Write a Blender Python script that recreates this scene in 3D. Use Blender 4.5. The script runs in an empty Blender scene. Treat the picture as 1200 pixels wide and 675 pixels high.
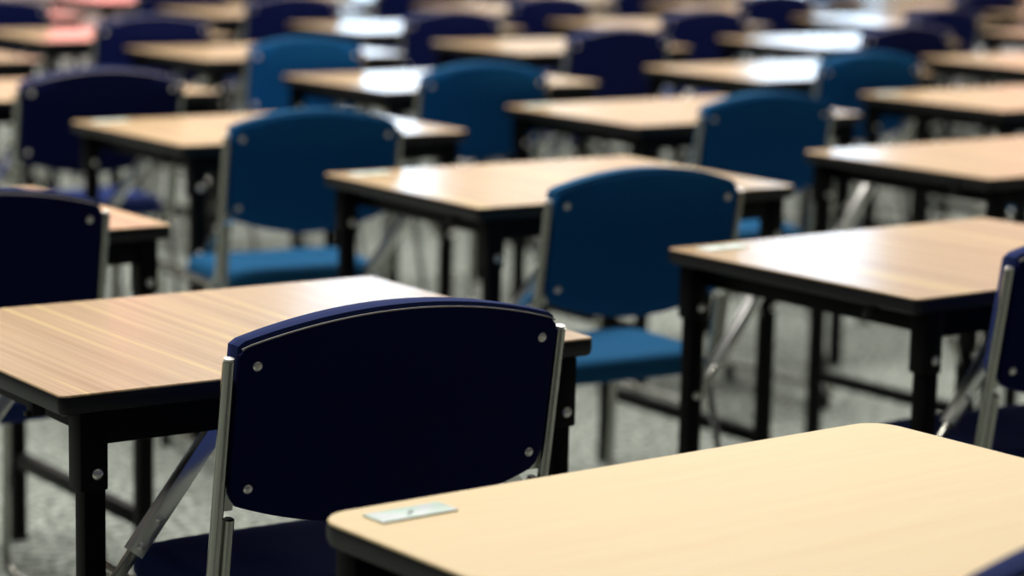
import bpy, bmesh, math, random
from mathutils import Vector, Matrix
random.seed(7)
sc = bpy.context.scene
COL = sc.collection

# ------------------------------------------------------------------ helpers
def srgb(r, g, b):
    f = lambda c: (c/255/12.92) if c/255 <= .04045 else ((c/255+.055)/1.055)**2.4
    return (f(r), f(g), f(b), 1)

def mat(name, color, rough=.5, metal=0., coat=0., coat_rough=.1, spec=.5, bump=None):
    m = bpy.data.materials.new(name); m.use_nodes = True
    nt = m.node_tree; b = nt.nodes['Principled BSDF']
    b.inputs['Base Color'].default_value = color
    b.inputs['Roughness'].default_value = rough
    b.inputs['Metallic'].default_value = metal
    b.inputs['Coat Weight'].default_value = coat
    b.inputs['Coat Roughness'].default_value = coat_rough
    b.inputs['Specular IOR Level'].default_value = spec
    if bump:
        scale, strength, dist = bump
        tc = nt.nodes.new('ShaderNodeTexCoord'); n = nt.nodes.new('ShaderNodeTexNoise')
        n.inputs['Scale'].default_value = scale; n.inputs['Detail'].default_value = 3
        bp = nt.nodes.new('ShaderNodeBump'); bp.inputs['Strength'].default_value = strength
        bp.inputs['Distance'].default_value = dist
        nt.links.new(tc.outputs['Object'], n.inputs['Vector'])
        nt.links.new(n.outputs['Fac'], bp.inputs['Height'])
        nt.links.new(bp.outputs['Normal'], b.inputs['Normal'])
    return m

def ramp(nt, stops):
    r = nt.nodes.new('ShaderNodeValToRGB'); e = r.color_ramp.elements
    e[0].position, e[0].color = stops[0]; e[1].position, e[1].color = stops[-1]
    for p, c in stops[1:-1]:
        k = e.new(p); k.color = c
    return r

def wood(name, stops, fine, sx, sy, rough):
    m = bpy.data.materials.new(name); m.use_nodes = True
    nt = m.node_tree; b = nt.nodes['Principled BSDF']
    tc = nt.nodes.new('ShaderNodeTexCoord'); oi = nt.nodes.new('ShaderNodeObjectInfo')
    add = nt.nodes.new('ShaderNodeVectorMath'); add.operation = 'ADD'
    mul = nt.nodes.new('ShaderNodeMath'); mul.operation = 'MULTIPLY'; mul.inputs[1].default_value = 37.
    nt.links.new(oi.outputs['Random'], mul.inputs[0])
    nt.links.new(tc.outputs['Object'], add.inputs[0]); nt.links.new(mul.outputs[0], add.inputs[1])
    mp = nt.nodes.new('ShaderNodeMapping'); mp.inputs['Scale'].default_value = (sx, sy, 1)
    nt.links.new(add.outputs[0], mp.inputs['Vector'])
    n1 = nt.nodes.new('ShaderNodeTexNoise'); n1.inputs['Scale'].default_value = 1.
    n1.inputs['Detail'].default_value = 5; n1.inputs['Roughness'].default_value = .62
    nt.links.new(mp.outputs[0], n1.inputs['Vector'])
    r1 = ramp(nt, stops); nt.links.new(n1.outputs['Fac'], r1.inputs['Fac'])
    mp2 = nt.nodes.new('ShaderNodeMapping'); mp2.inputs['Scale'].default_value = (sx*5, sy*3, 1)
    nt.links.new(add.outputs[0], mp2.inputs['Vector'])
    n2 = nt.nodes.new('ShaderNodeTexNoise'); n2.inputs['Scale'].default_value = 1.; n2.inputs['Detail'].default_value = 2
    nt.links.new(mp2.outputs[0], n2.inputs['Vector'])
    r2 = ramp(nt, [(.3, (1-fine, 1-fine, 1-fine, 1)), (.62, (1, 1, 1, 1))]); nt.links.new(n2.outputs['Fac'], r2.inputs['Fac'])
    mx = nt.nodes.new('ShaderNodeMix'); mx.data_type = 'RGBA'; mx.blend_type = 'MULTIPLY'
    mx.inputs['Factor'].default_value = 1.
    nt.links.new(r1.outputs['Color'], mx.inputs[6]); nt.links.new(r2.outputs['Color'], mx.inputs[7])
    nt.links.new(mx.outputs[2], b.inputs['Base Color'])
    b.inputs['Roughness'].default_value = rough
    b.inputs['Specular IOR Level'].default_value = .5
    return m

# ------------------------------------------------------------------ materials
M = {}
M['wood'] = wood('beige_wood_laminate', [(.26, srgb(188, 154, 114)), (.42, srgb(213, 179, 138)), (.53, srgb(219, 186, 145)), (.585, srgb(223, 191, 147)), (.63, srgb(250, 220, 152)), (.68, srgb(224, 191, 144))], .26, 62, .6, .23)
M['maple'] = wood('pale_maple_laminate', [(.28, srgb(247, 216, 160)), (.72, srgb(251, 225, 172))], .02, 2.2, 40, .5)
M['edge'] = mat('black_edging', srgb(9, 11, 15), .42, spec=.42)
M['black'] = mat('black_painted_steel', srgb(3, 3, 4), .5, spec=.12)
M['chrome'] = mat('polished_chrome', (.88, .88, .86, 1), .28, 1.)
M['tube'] = mat('brushed_chrome_tube', (.47, .47, .43, 1), .25, 1.)
M['bolt'] = mat('bright_bolt_steel', (.86, .84, .80, 1), .32, 1.)
M['cap'] = mat('black_rubber', srgb(14, 14, 14), .7)
def cloth(name, c):
    m = mat(name, c, .95, spec=.15, bump=(900, .25, .0006))
    b = m.node_tree.nodes['Principled BSDF']
    b.inputs['Sheen Weight'].default_value = .55; b.inputs['Sheen Tint'].default_value = tuple(min(1, 2.2*x) for x in c[:3])+(1,); b.inputs['Sheen Roughness'].default_value = .4
    return m
M['navy'] = cloth('navy_wool', srgb(34, 48, 98))
M['navy_shell'] = mat('navy_back_shell', srgb(7, 17, 66), .8, spec=.1, bump=(700, .2, .0005))
M['blue'] = cloth('blue_wool', srgb(26, 82, 122))
M['blue_shell'] = mat('blue_back_shell', srgb(11, 82, 144), .8, spec=.1, bump=(700, .2, .0005))
M['piping'] = mat('grey_piping', srgb(176, 172, 172), .6)

def sticker_mat():
    m = bpy.data.materials.new('pale_green_paper'); m.use_nodes = True
    nt = m.node_tree; b = nt.nodes['Principled BSDF']
    tc = nt.nodes.new('ShaderNodeTexCoord'); n = nt.nodes.new('ShaderNodeTexNoise'); n.inputs['Scale'].default_value = 55
    r = ramp(nt, [(.42, srgb(214, 242, 230)), (.6, srgb(232, 242, 248))])
    nt.links.new(tc.outputs['Object'], n.inputs['Vector']); nt.links.new(n.outputs['Fac'], r.inputs['Fac'])
    nt.links.new(r.outputs['Color'], b.inputs['Base Color']); b.inputs['Roughness'].default_value = .35
    return m
M['paper'] = sticker_mat()
M['ink'] = mat('grey_ink', srgb(105, 120, 130), .7)

def carpet():
    m = bpy.data.materials.new('grey_carpet'); m.use_nodes = True
    nt = m.node_tree; b = nt.nodes['Principled BSDF']
    tc = nt.nodes.new('ShaderNodeTexCoord')
    n = nt.nodes.new('ShaderNodeTexNoise'); n.inputs['Scale'].default_value = 48; n.inputs['Detail'].default_value = 3
    n.inputs['Roughness'].default_value = .7
    r = ramp(nt, [(.40, srgb(80, 87, 81)), (.5, srgb(138, 145, 138)), (.60, srgb(186, 192, 185))])
    nt.links.new(tc.outputs['Object'], n.inputs['Vector']); nt.links.new(n.outputs['Fac'], r.inputs['Fac'])
    nt.links.new(r.outputs['Color'], b.inputs['Base Color'])
    n2 = nt.nodes.new('ShaderNodeTexNoise'); n2.inputs['Scale'].default_value = 160; n2.inputs['Detail'].default_value = 3
    nt.links.new(tc.outputs['Object'], n2.inputs['Vector'])
    bp = nt.nodes.new('ShaderNodeBump'); bp.inputs['Strength'].default_value = .6; bp.inputs['Distance'].default_value = .004
    nt.links.new(n2.outputs['Fac'], bp.inputs['Height']); nt.links.new(bp.outputs['Normal'], b.inputs['Normal'])
    b.inputs['Roughness'].default_value = .95; b.inputs['Specular IOR Level'].default_value = .1
    return m
M['carpet'] = carpet()
M['wall'] = mat('cream_wall_paint', srgb(200, 178, 172), .8)
M['ceiling'] = mat('white_ceiling', srgb(225, 225, 222), .9)
M['frame'] = mat('white_window_frame', srgb(220, 220, 220), .5)

def emit(name, c, s):
    m = bpy.data.materials.new(name); m.use_nodes = True
    b = m.node_tree.nodes['Principled BSDF']
    b.inputs['Base Color'].default_value = (.5, .5, .5, 1)
    b.inputs['Emission Color'].default_value = c; b.inputs['Emission Strength'].default_value = s
    return m
M['day'] = emit('daylight_window', (.42, .70, 1, 1), 13.0)
M['day_soft'] = emit('daylight_window_shaded', (.97, .93, .90, 1), 1.6)
M['red_glow'] = emit('added_red_glow', (1, .04, .19, 1), 6.0)  # made-up glow that feeds the pink-red desktop reflections
M['red_glow_dim'] = emit('added_dim_red_glow', (1, .06, .08, 1), 1.6)  # weaker made-up glow for the reddish sheen at the right

# ------------------------------------------------------------------ mesh builders
def link(name, bm, m, parent=None, smooth=True):
    bmesh.ops.recalc_face_normals(bm, faces=bm.faces[:])
    me = bpy.data.meshes.new(name); bm.to_mesh(me); bm.free()
    if smooth:
        for p in me.polygons: p.use_smooth = True
        try: me.set_sharp_from_angle(angle=math.radians(38))
        except Exception: pass
    me.materials.append(m)
    o = bpy.data.objects.new(name, me); COL.objects.link(o)
    if parent: o.parent = parent
    return o

def box(bm, c, s, bev=.002, rot=None):
    r = bmesh.ops.create_cube(bm, size=1.)
    vs = r['verts']
    bmesh.ops.scale(bm, vec=s, verts=vs)
    if bev:
        es = list({e for v in vs for e in v.link_edges})
        rr = bmesh.ops.bevel(bm, geom=es, offset=bev, segments=2, affect='EDGES', profile=.5)
        vs = list({v for f in rr['faces'] for v in f.verts} | {v for v in vs if v.is_valid})
    if rot is not None: bmesh.ops.rotate(bm, cent=(0, 0, 0), matrix=rot, verts=vs)
    bmesh.ops.translate(bm, vec=c, verts=vs)

def fillet(pts, rad, n=6):
    """polyline with rounded corners; rad per inner point"""
    P = [Vector(p) for p in pts]; out = [P[0]]
    for i in range(1, len(P)-1):
        a, b, c = P[i-1], P[i], P[i+1]; r = rad[i-1]
        u = (a-b).normalized(); v = (c-b).normalized()
        ang = u.angle(v); t = min(r/math.tan(ang/2), .49*(a-b).length, .49*(c-b).length)
        p0, p1 = b+u*t, b+v*t
        for k in range(n+1):
            s = k/n
            out.append(p0.lerp(b, s).lerp(b.lerp(p1, s), s))
    out.append(P[-1]); return out

def tube(bm, path, r, seg=12, caps=True):
    path = [Vector(p) for p in path]; n = len(path); rings = []
    t0 = (path[1]-path[0]).normalized()
    ref = Vector((1, 0, 0)) if abs(t0.x) < .9 else Vector((0, 1, 0))
    nrm = (ref - t0*ref.dot(t0)).normalized()
    for i in range(n):
        t = (path[min(i+1, n-1)]-path[max(i-1, 0)]).normalized()
        nrm = (nrm - t*nrm.dot(t)).normalized(); bn = t.cross(nrm)
        rings.append([bm.verts.new(path[i]+(nrm*math.cos(2*math.pi*k/seg)+bn*math.sin(2*math.pi*k/seg))*r) for k in range(seg)])
    for a, b in zip(rings, rings[1:]):
        for k in range(seg):
            bm.faces.new((a[k], a[(k+1) % seg], b[(k+1) % seg], b[k]))
    if caps:
        bm.faces.new(rings[0][::-1]); bm.faces.new(rings[-1])

def dome(bm, c, nrm, r, h, seg=14):
    """round bolt head: flange + dome"""
    n = Vector(nrm).normalized(); u = n.orthogonal().normalized(); v = n.cross(u); c = Vector(c)
    prof = [(r, -.002), (r, h*.15), (r*.93, h*.4), (r*.7, h*.75), (r*.36, h*.96)]
    rings = [[bm.verts.new(c+n*z+(u*math.cos(2*math.pi*k/seg)+v*math.sin(2*math.pi*k/seg))*q) for k in range(seg)] for q, z in prof]
    for a, b in zip(rings, rings[1:]):
        for k in range(seg): bm.faces.new((a[k], a[(k+1) % seg], b[(k+1) % seg], b[k]))
    bm.faces.new(rings[-1]); bm.faces.new(rings[0][::-1])

def rrect(w, d, r, n=8):
    pts = []
    for cx, cy, a0 in ((w/2-r, d/2-r, 0), (-w/2+r, d/2-r, 90), (-w/2+r, -d/2+r, 180), (w/2-r, -d/2+r, 270)):
        for k in range(n+1):
            a = math.radians(a0+90*k/n); pts.append((cx+r*math.cos(a), cy+r*math.sin(a)))
    return pts

def slab(bm, prof, w, d, r):
    """stack of rounded rectangles: prof = [(inset, z)...] bottom to top"""
    rings = []
    for ins, z in prof:
        rings.append([bm.verts.new((x, y, z)) for x, y in rrect(w-2*ins, d-2*ins, max(r-ins, .002))])
    n = len(rings[0])
    for a, b in zip(rings, rings[1:]):
        for k in range(n): bm.faces.new((a[k], a[(k+1) % n], b[(k+1) % n], b[k]))
    bm.faces.new(rings[0][::-1]); bm.faces.new(rings[-1])

def pillow(bm, a, lo, hi, layers, fmap, nx=26, ny=8):
    """body with outline x in [-a,a], lo(x)..hi(x); layers [(depth, inset)] from first cap to last cap"""
    grids = []
    for dep, ins in layers:
        g = []
        for i in range(nx+1):
            t = -math.cos(math.pi*i/nx)
            t = .55*t + .45*(2*i/nx-1)
            x = t*(a-ins); xo = t*a
            l, h = lo(xo)+ins, hi(xo)-ins
            g.append([bm.verts.new(fmap(x, l+(h-l)*j/ny, dep, xo)) for j in range(ny+1)])
        grids.append(g)
    def border(g):
        return [g[i][0] for i in range(nx+1)]+[g[nx][j] for j in range(1, ny+1)]+[g[i][ny] for i in range(nx-1, -1, -1)]+[g[0][j] for j in range(ny-1, 0, -1)]
    for g in (grids[0], grids[-1]):
        for i in range(nx):
            for j in range(ny):
                bm.faces.new((g[i][j], g[i+1][j], g[i+1][j+1], g[i][j+1]))
    for gi in range(1, len(grids)-1):  # inner layers keep only their border
        keep = set(border(grids[gi]))
        for row in grids[gi]:
            for v in row:
                if v not in keep: bm.verts.remove(v)
    bs = []
    for gi, g in enumerate(grids):
        b = [g[i][0] for i in range(nx+1)]+[g[nx][j] for j in range(1, ny+1)]+[g[i][ny] for i in range(nx-1, -1, -1)]+[g[0][j] for j in range(ny-1, 0, -1)]
        bs.append(b)
    n = len(bs[0])
    for a_, b_ in zip(bs, bs[1:]):
        for k in range(n): bm.faces.new((a_[k], a_[(k+1) % n], b_[(k+1) % n], b_[k]))

def empty(name, loc=(0, 0, 0), rz=0.):
    o = bpy.data.objects.new(name, None); COL.objects.link(o)
    o.location = loc; o.rotation_euler = (0, 0, rz); o.empty_display_size = .1
    return o

def children(o): return [c for c in KIDS.get(o.name, [])]
KIDS = {}
def register(root):
    for o in list(COL.objects):
        if o.parent: KIDS.setdefault(o.parent.name, [])
        if o.parent and o not in KIDS[o.parent.name]: KIDS[o.parent.name].append(o)
def copy_tree(o, parent=None, skip=()):
    c = o.copy(); COL.objects.link(c); c.parent = parent
    for ch in KIDS.get(o.name, []):
        if ch.name.split('.')[0] in skip: continue
        copy_tree(ch, c, skip)
    return c

# ------------------------------------------------------------------ exam desk
W, D, TOP = .813, .60, .722
def make_desk(topmat, r, sticker=True):
    root = empty('exam_desk')
    bm = bmesh.new(); slab(bm, [(.0, TOP-.003), (.0, TOP-.0012), (.0012, TOP)], W, D, r)
    top = link('tabletop', bm, topmat, root)
    bm = bmesh.new(); slab(bm, [(.006, TOP-.027), (.0015, TOP-.0245), (-.0008, TOP-.019), (-.0012, TOP-.011), (-.0008, TOP-.005), (.0, TOP-.0027)], W, D, r)
    e = link('edge_band', bm, M['edge'], root); e['label'] = 'black rounded edging'
    # apron under the top
    bm = bmesh.new()
    za, h = TOP-.0475, .041
    for s in (-1, 1):
        box(bm, (0, s*(D/2-.018), za), (W-.11, .022, h), .0015)
        box(bm, (s*(W/2-.075), 0, za), (.022, D-.07, h), .0015)
    link('apron', bm, M['black'], root)
    lx, ly = W/2-.046, D/2-.021
    for sx in (-1, 1):
        for sy in (-1, 1):
            bm = bmesh.new(); box(bm, (sx*lx-sx*.002, sy*ly, .306), (.029, .029, .612), .002)
            leg = link('leg', bm, M['black'], root)
            bm = bmesh.new(); box(bm, (sx*lx+sx*.0005, sy*ly, .646), (.038, .037, .10), .003)
            link('sleeve', bm, M['black'], leg)
            bm = bmesh.new(); box(bm, (sx*lx-sx*.002, sy*ly, .006), (.033, .033, .012), .002)
            link('foot', bm, M['cap'], leg)
            for z, off in ((.618, .0187), (.459, .0147)):
                bm = bmesh.new(); dome(bm, (sx*lx+.003, sy*ly-off, z), (0, -1, 0), .0078, .005)
                link('bolt', bm, M['bolt'], leg)
            # folding brace in two pieces
            x0, x1 = sx*(lx-.016), sx*(lx-.200)
            z0, z1 = .448, .682
            ym = sy*(ly)
            dx, dz = x1-x0, z1-z0; L = math.hypot(dx, dz); ang = math.atan2(dz, dx)
            R = Matrix.Rotation(-ang, 3, 'Y')
            at = lambda t, y=0.: (x0+dx*t, ym+y, z0+dz*t)
            bm = bmesh.new()
            t0, t1 = .24, 1.
            c = at((t0+t1)/2)
            # U channel: web faces up-left, two cheeks
            box(bm, Vector(c)+Vector((0, -.0075, 0)), (L*(t1-t0), .0016, .023), .0006, R)
            box(bm, Vector(c)+Vector((0, .0075, 0)), (L*(t1-t0), .0016, .023), .0006, R)
            upn = R @ Vector((0, 0, .0098)); upn = upn if upn.z > 0 else -upn
            box(bm, Vector(c)+upn, (L*(t1-t0), .0160, .0018), .0006, R)
            br = link('brace', bm, M['chrome'], root)
            bm = bmesh.new(); box(bm, at(.16), (L*.36, .009, .015), .001, R)
            link('brace_link', bm, M['tube'], br)
            for t, rr in ((.28, .006), (.42, .0055)):
                bm = bmesh.new(); dome(bm, at(t, -.0083), (0, -1, 0), rr, .004)
                link('rivet', bm, M['bolt'], br)
    for sx in (-1, 1):
        bm = bmesh.new(); box(bm, (sx*(lx-.002), 0, .170), (.022, 2*ly-.028, .030), .0015)
        link('low_rail', bm, M['black'], root)
    bm = bmesh.new(); box(bm, (-W/2+.02, -D/2+.12, TOP-.037), (.018, .02, .022), .002)
    box(bm, (-W/2+.012, -D/2+.12, TOP-.046), (.014, .012, .006), .001)
    link('bag_hook', bm, M['cap'], root)
    if sticker:
        bm = bmesh.new(); box(bm, (-W/2+.088, D/2-.047, TOP+.0012), (.094, .036, .0018), .0004)
        s = link('seat_label', bm, M['paper'], root); s['label'] = 'small pale green paper label'
        bm = bmesh.new(); box(bm, (-W/2+.083, D/2-.052, TOP+.0023), (.008, .003, .0006), 0, Matrix.Rotation(.5, 3, 'Z'))
        box(bm, (-W/2+.090, D/2-.045, TOP+.0023), (.005, .002, .0006), 0, Matrix.Rotation(-.4, 3, 'Z'))
        link('printed_mark', bm, M['ink'], s)
    return root

# ------------------------------------------------------------------ chair
LEAN = .155; U = .012
def make_chair(w, pad, shell, reach, pipe):
    root = empty('stacking_chair')
    a = w/2; ytop = lambda z: LEAN*(.77+U-z)
    # -- back: shell (rear) with pad (front)
    ha = a-.0105
    crn = lambda x, r: r-math.sqrt(max(r*r-max(0, abs(x)-(ha-r))**2, 0)) if abs(x) > ha-r else 0
    hi = lambda x: .824+U-.034*(x/ha)**2-crn(x, .008)*.9
    lo = lambda x: .541+U+.045*(x/ha)**2+crn(x, .022)
    curve = lambda x: -.008*(1-(x/ha)**2)
    fm = lambda x, z, dep, xo: (x, ytop(z)-.009+curve(xo)+dep, z)
    bm = bmesh.new()
    pillow(bm, ha, lo, lambda x: hi(x)-.006, [(.0, .003), (.002, .0006), (.009, .0)], fm)
    bs = link('back_shell', bm, shell, root)
    bm = bmesh.new()
    def fmp(x, z, dep, xo):
        bulge = .010*max(0, (1-(xo/ha)**2)) if dep > .03 else 0
        return fm(x, z, dep+bulge, xo)
    pillow(bm, ha-.001, lo, hi, [(.008, .004), (.0105, .0), (.022, -.001), (.038, .0005), (.046, .006), (.050, .018)], fmp)
    link('backrest', bm, pad, root)
    bm = bmesh.new()
    tube(bm, [fm(x, hi(x)-.0062, .0035, x) for x in [ha*(-1+2*k/40)*.985 for k in range(41)]], .0015, 6)
    link('piping', bm, pipe, bs)
    for sx in (-1, 1):
        for z in (.762+U, .605+U):
            x = sx*(a-.034)
            bm = bmesh.new(); p = Vector(fm(x, z, .0, x)); dome(bm, p+Vector((0, .001, 0)), (0, -1, -LEAN), .0068, .0045)
            link('screw', bm, M['bolt'], bs)
        # mounting tab between tube and shell
        bm = bmesh.new()
        for z in (.66+U,):
            box(bm, (sx*(a-.011), ytop(z)+.004, z), (.022, .003, .17), .0006, Matrix.Rotation(math.atan(LEAN), 3, 'X'))
        link('back_bracket', bm, M['tube'], root)
        # frame: upright > seat rail > front leg > floor runner, one tube
        x = sx*a
        pts = [(x, 0, .77+U), (x, ytop(.437), .437), (x, .408, .437), (x, .420, .05), (x, -.05, .05)]
        bm = bmesh.new(); tube(bm, fillet(pts, [.045, .05, .04], 8), .0078, 14)
        ft = link('frame_tube', bm, M['tube'], root)
        bm = bmesh.new(); tube(bm, [(x, .0006, .766+U), (x, -.0006, .7735+U)], .0066, 12)
        link('end_plug', bm, M['bolt'], ft)
        xi = sx*(a-.0165)
        pts = [(xi, ytop(.577)+.001, .577), (xi, ytop(.412), .412), (xi, -.055, .05)]
        bm = bmesh.new(); tube(bm, fillet(pts, [.06], 8), .0075, 14)
        rl = link('rear_leg', bm, M['tube'], root)
        bm = bmesh.new(); tube(bm, [(xi, ytop(.577)+.001, .5772), (xi, ytop(.5785)+.001, .5785)], .0056, 12)
        link('tube_bore', bm, M['cap'], rl)
        for y in (.38, -.02):
            bm = bmesh.new(); slab(bm, [(.002, 0), (0, .003), (0, .034), (.003, .045)], .020, .034, .008)
            bmesh.ops.translate(bm, vec=(x, y, 0), verts=bm.verts[:])
            link('glide', bm, M['cap'], ft)
    # -- seat
    sa = a-.020
    cs = lambda x, r: r-math.sqrt(max(r*r-max(0, abs(x)-(sa-r))**2, 0)) if abs(x) > sa-r else 0
    slo = lambda x: .045+cs(x, .05)
    shi = lambda x: reach+.002-cs(x, .06)-.012*(x/sa)**2
    def fs(x, y, dep, xo):
        t = (y-.045)/(reach-.045)
        dip = -.014*(1-(xo/sa)**2)*math.sin(math.pi*min(1, max(0, t*1.1)))*(1 if dep > .03 else .2)
        fall = -.016*max(0, t-.75)**2/.0625
        return (x, y, .412+U+dep+dip+fall)
    bm = bmesh.new()
    pillow(bm, sa, slo, shi, [(.0, .012), (.003, .004), (.014, -.001), (.030, -.001), (.042, .004), (.049, .014), (.051, .026)], fs, 26, 16)
    link('seat', bm, pad, root)
    bm = bmesh.new()
    for y in (.13, reach-.07):
        tube(bm, [(-a+.006, y, .417), (a-.006, y, .417)], .008, 10)
    link('cross_bar', bm, M['tube'], root)
    return root

deskA = make_desk(M['wood'], .010)
deskB = make_desk(M['maple'], .040)
chairN = make_chair(.48, M['navy'], M['navy_shell'], .370, M['piping'])
chairL = make_chair(.425, M['blue'], M['blue_shell'], .345, M['blue'])
register(None)

# ------------------------------------------------------------------ layout (metres; camera stands above the origin)
# desk: (x, y, rot deg, look, sticker) ; rows run away from the camera, left to right
rows = [
 [(1.665, 1.744, 1.8, 'pale yellow maple desk with rounded corners', True)],
 [(1.693, 2.959, -1.2, 'streaky beige wood desk with black edging', False), (3.136, 2.957, 1.05, 'beige wood desk with lavender sheen and pale label', True)],
 [(1.692, 4.206, -.5, 'beige desk cut by the left picture edge', False), (3.144, 4.119, -1.5, 'beige desk with whitish glare on its left corner', True), (4.434, 4.005, .7, 'beige desk with white window glare', False)],
 [(3.141, 5.33, -.46, 'pinkish beige desk with white corner label', True), (4.435, 5.24, 0, 'plain beige desk', True), (5.71, 5.135, 0, 'plain beige desk cut by the right picture edge', True)],
 [(3.10, 6.53, 0, 'beige desk cut by the left picture edge', False), (4.375, 6.36, 0, 'beige desk washed white by window glare', False), (5.735, 6.22, 0, 'beige desk with blue-white glare on its right end', False), (7.06, 6.2, 0, 'beige desk with reddish sheen', False)],
 [(3.14, 7.80, 0, 'beige desk at the left picture edge', False), (4.46, 7.60, 0, 'beige desk with bluish glare on its right end', False), (5.72, 7.50, 0, 'beige desk with soft pale sheen', False), (7.02, 7.32, 0, 'beige desk washed blue-white by window glare', False), (8.56, 7.3, 0, 'beige desk with reddish sheen', False)],
 [(4.34, 8.62, 0, 'beige desk with a pink-red reflection', False), (5.76, 8.64, 0, 'beige desk washed white by window glare', False), (7.0, 8.46, 0, 'plain beige desk', False), (8.42, 8.4, 0, 'beige desk washed pale blue by window glare', False), (9.75, 8.4, 0, 'dim beige desk', False)],
 [(4.38, 9.97, 0, 'beige desk with a pink-red reflection', False), (5.74, 9.78, 0, 'plain beige desk', False), (7.09, 9.68, 0, 'plain beige desk', False), (8.36, 9.45, 0, 'plain beige desk', False), (9.7, 9.5, 0, 'beige desk with pale blue glare', False), (11.0, 9.5, 0, 'dim beige desk', False)],
 [(5.74, 10.95, 0, 'beige desk', False), (7.05, 10.85, 0, 'beige desk', False), (8.38, 10.65, 0, 'beige desk', False), (9.7, 10.7, 0, 'beige desk', False), (11.0, 10.7, 0, 'beige desk', False), (12.3, 10.7, 0, 'beige desk', False)],
 [(7.05, 12.0, 0, 'beige desk', False), (8.38, 11.9, 0, 'beige desk', False), (9.7, 11.9, 0, 'beige desk', False), (11.0, 11.9, 0, 'beige desk', False), (12.3, 11.9, 0, 'beige desk', False)],
]
ORD = ['', 'first', 'second', 'third', 'fourth', 'fifth', 'sixth', 'seventh', 'eighth', 'ninth', 'tenth']
def place(n, k, i):
    if n == 1: return f'in the {ORD[i]} row from the front'
    return f'{ORD[k]} from left in the {ORD[i]} row'
# chair per desk: (x, y, rot, kind) or None (outside the frame)
chairs = {
 (0, 0): (1.665, 1.303, 0, 'N'), (1, 0): (1.658, 2.487, -2.7, 'N'), (1, 1): (3.040, 2.506, -4.5, 'N'),
 (2, 0): (1.625, 3.707, 0, 'N'), (2, 1): (2.842, 3.455, -5.2, 'L'), (2, 2): None,
 (3, 0): (2.863, 4.656, -7.3, 'L'), (3, 1): (4.160, 4.585, -2.7, 'L'), (3, 2): (5.47, 4.48, 0, 'L'),
 (4, 0): (2.935, 5.852, 0, 'N'), (4, 1): (4.036, 5.645, -4.7, 'L'), (4, 2): (5.484, 5.571, -3.3, 'L'), (4, 3): None,
 (5, 0): (2.90, 7.13, 0, 'L'), (5, 1): (4.106, 6.736, -2.3, 'L'), (5, 2): (5.465, 6.825, 3, 'N'), (5, 3): (6.74, 6.655, 1, 'N'), (5, 4): None,
 (6, 0): (4.2, 7.955, 2, 'N'), (6, 1): (5.516, 7.941, 3, 'N'), (6, 2): (6.651, 7.733, 3, 'N'), (6, 3): (7.863, 7.543, 3, 'N'),
 (7, 0): (4.10, 9.12, 0, 'N'), (7, 1): (5.45, 9.05, 2, 'N'), (7, 2): (6.651, 8.81, 3, 'N'), (7, 3): (8.0, 8.78, 1, 'N'),
}
CL = {(0, 0): 'dark chair back poking up at the bottom right corner, at the pale maple desk',
 (1, 0): 'large navy chair in the foreground, pulled up to the streaky beige desk',
 (1, 1): 'navy chair cut by the right picture edge, behind the pale maple desk',
 (2, 0): 'navy chair cut by the left picture edge, behind the streaky beige desk',
 (2, 1): 'bright blue chair in the middle, just behind the large navy chair',
 (3, 0): 'bright blue chair at the pinkish desk with the white corner label',
 (3, 1): 'bright blue chair standing behind and right of the middle blue chair',
 (3, 2): 'blue seat and chrome rail glimpsed under the desk at the right edge',
 (4, 0): 'navy chair at upper left behind the pinkish desk with the white label'}
used = set(); nD = nC = 0
for i, row in enumerate(rows):
    for k, (x, y, rz, look, stk) in enumerate(row):
        src = deskB if (i, k) == (0, 0) else deskA
        if src in used: o = copy_tree(src, None, () if stk else ('seat_label',))
        else:
            o = src; used.add(src)
            if not stk: pass
        o.location = (x, y, 0); o.rotation_euler = (0, 0, math.radians(rz))
        o['label'] = f'{look}, {place(len(row), k+1, i+1)}'
        o['category'] = 'desk'; o['group'] = 'exam desks set out in rows'
        c = chairs.get((i, k), 'auto')
        if c is None: continue
        if c == 'auto': c = (x-.22+random.uniform(-.06, .06), y-.76+random.uniform(-.06, .06), random.uniform(-4, 4), 'L' if (i, k) in ((8, 3), (7, 5)) else 'N')
        if i == 9: pass
        csrc = chairN if c[3] == 'N' else chairL
        if csrc in used: q = copy_tree(csrc)
        else: q = csrc; used.add(csrc)
        q.location = (c[0], c[1], 0); q.rotation_euler = (0, 0, math.radians(c[2]))
        colr = 'navy' if c[3] == 'N' else 'bright blue'
        q['label'] = CL.get((i, k), f'{colr} padded chair at the desk {place(2, k+1, i+1)}')
        q['category'] = 'chair'; q['group'] = 'padded chairs at the exam desks'
# the first wood desk is the streaky one without a label on view: drop its label copy
for ch in list(KIDS.get(deskA.name, [])):
    if ch.name.startswith('seat_label'):
        for g in KIDS.get(ch.name, []): bpy.data.objects.remove(g)
        bpy.data.objects.remove(ch)

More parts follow.
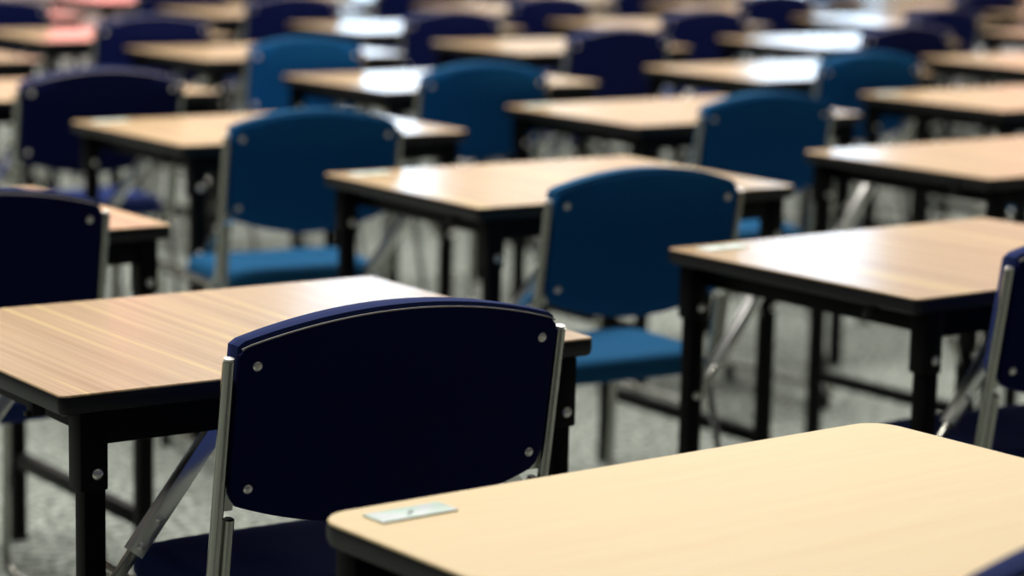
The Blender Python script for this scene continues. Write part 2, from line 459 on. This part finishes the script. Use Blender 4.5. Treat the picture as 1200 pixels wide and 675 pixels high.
# ------------------------------------------------------------------ room
def struct(name, bm, m, parent=None, smooth=False):
    o = link(name, bm, m, parent, smooth)
    if parent is None: o['kind'] = 'structure'
    return o
XR, YF, HC = 14.4, 16.5, 5.0
bm = bmesh.new(); box(bm, ((XR-6)/2, (YF-4)/2, -.05), (XR+6+.4, YF+4+.4, .1), 0); struct('floor', bm, M['carpet'])
bm = bmesh.new(); box(bm, ((XR-6)/2, YF+.1, HC/2), (XR+6+.4, .2, HC), 0); struct('wall_far', bm, M['wall'])
bm = bmesh.new(); box(bm, (XR+.1, (YF-4)/2, HC/2), (.2, YF+4, HC), 0); struct('wall_right', bm, M['wall'])
bm = bmesh.new(); box(bm, ((XR-6)/2, (YF-4)/2, HC+.05), (XR+6+.4, YF+4+.4, .1), 0); struct('ceiling', bm, M['ceiling'])
bm = bmesh.new(); box(bm, ((XR-6)/2, YF-.01, .06), (XR+6, .02, .12), .003); struct('baseboard_far', bm, M['frame'])
bm = bmesh.new(); box(bm, (XR-.01, (YF-4)/2, .06), (.02, YF+4, .12), .003); struct('baseboard_right', bm, M['frame'])

F, PITCH, ROLL, YAW, CH = 2854.05, math.radians(9.610), math.radians(1.2716), math.radians(36.3045), 1.3613
def az(px): return YAW+math.atan((px-600)/F)
def window(n, far, p0, p1, z0, z1, m):
    """window or added red panel between the bearings of two picture columns"""
    if far: u0, u1 = YF*math.tan(az(p0)), YF*math.tan(az(p1))
    else: u0, u1 = XR/math.tan(az(p0)), XR/math.tan(az(p1))
    u0, u1 = min(u0, u1), max(u0, u1); uc, du = (u0+u1)/2, u1-u0
    t = .06
    def b(bm, uc, zc, su, sz, dep, off):
        if far: box(bm, (uc, YF-off, zc), (su, dep, sz), .004)
        else: box(bm, (XR-off, uc, zc), (dep, su, sz), .004)
    bm = bmesh.new()
    for s in (-1, 1):
        b(bm, uc+s*(du/2+t/2), (z0+z1)/2, t, z1-z0+2*t, .08, .03)
        b(bm, uc, (z0+z1)/2+s*((z1-z0)/2+t/2), du, t, .08, .03)
    b(bm, uc, z0+(z1-z0)*.72, du, .04, .06, .03)
    o = struct(f'window_{n}', bm, M['frame'])
    bm = bmesh.new(); b(bm, uc, (z0+z1)/2, du, z1-z0, .02, .005)
    p = link('pane', bm, m, o, False)
window(1, True, 346, 500, .75, 3.3, M['day'])
window(2, False, 882, 1030, .75, 3.3, M['day'])
window(3, True, 565, 690, .8, 4.0, M['day_soft'])
window(4, True, 30, 168, .5, 2.3, M['red_glow'])  # no real window: added glowing panel standing in for something red there
window(5, False, 1166, 1270, .7, 2.1, M['red_glow_dim'])  # also an added glowing red panel rather than a window

# ceiling lamps: fixtures with the light they give
def lamp(x, y, sx, sy, power, n, c=(1, .96, .90)):
    bm = bmesh.new(); box(bm, (x, y, HC-.05), (sx+.08, sy+.08, .1), .01)
    o = struct(f'trim_{n}', bm, M['frame'])
    L = bpy.data.lights.new('ceiling_lamp', 'AREA'); L.shape = 'RECTANGLE'; L.size = sx; L.size_y = sy
    L.energy = power; L.color = c
    l = bpy.data.objects.new('ceiling_lamp', L); COL.objects.link(l); l.location = (x, y, HC-.11); l.parent = o
n = 0
for (x, y, pw) in ((.6, 5.0, 380), (3.6, 5.4, 380), (7.0, 5.6, 330), (3.5, 9.4, 230), (7.4, 9.4, 230), (11.0, 9.2, 230), (7.8, 13., 230), (11.4, 12.8, 230), (5.2, 15.0, 420)):  # last lamp is added to brighten the far wall
    n += 1; lamp(x, y, 2.2, 1.2, pw, n)

w = bpy.data.worlds.new('world'); sc.world = w; w.use_nodes = True
w.node_tree.nodes['Background'].inputs[0].default_value = (.55, .6, .7, 1)
w.node_tree.nodes['Background'].inputs[1].default_value = .2

# ------------------------------------------------------------------ camera
fw = Vector((math.sin(YAW)*math.cos(PITCH), math.cos(YAW)*math.cos(PITCH), -math.sin(PITCH)))
rt = Vector((math.cos(YAW), -math.sin(YAW), 0)); up = rt.cross(fw)
r2 = rt*math.cos(ROLL)+up*math.sin(ROLL); u2 = -rt*math.sin(ROLL)+up*math.cos(ROLL)
cd = bpy.data.cameras.new('camera'); cam = bpy.data.objects.new('camera', cd); COL.objects.link(cam)
mw = Matrix(((r2.x, u2.x, -fw.x, 0), (r2.y, u2.y, -fw.y, 0), (r2.z, u2.z, -fw.z, CH), (0, 0, 0, 1)))
cam.matrix_world = mw
cd.sensor_fit = 'HORIZONTAL'; cd.sensor_width = 36; cd.lens = F/1200*36
cd.clip_start = .05; cd.clip_end = 100
cd.dof.use_dof = True; cd.dof.focus_distance = 2.95; cd.dof.aperture_fstop = cd.lens/1000/.029
sc.camera = cam
sc.view_settings.view_transform = 'Standard'; sc.view_settings.look = 'None'
sc.view_settings.gamma = 1; sc.view_settings.use_curve_mapping = False
sc.view_settings.exposure = -1.17
sc.cycles.use_denoising = True
sc.cycles.max_bounces = 8
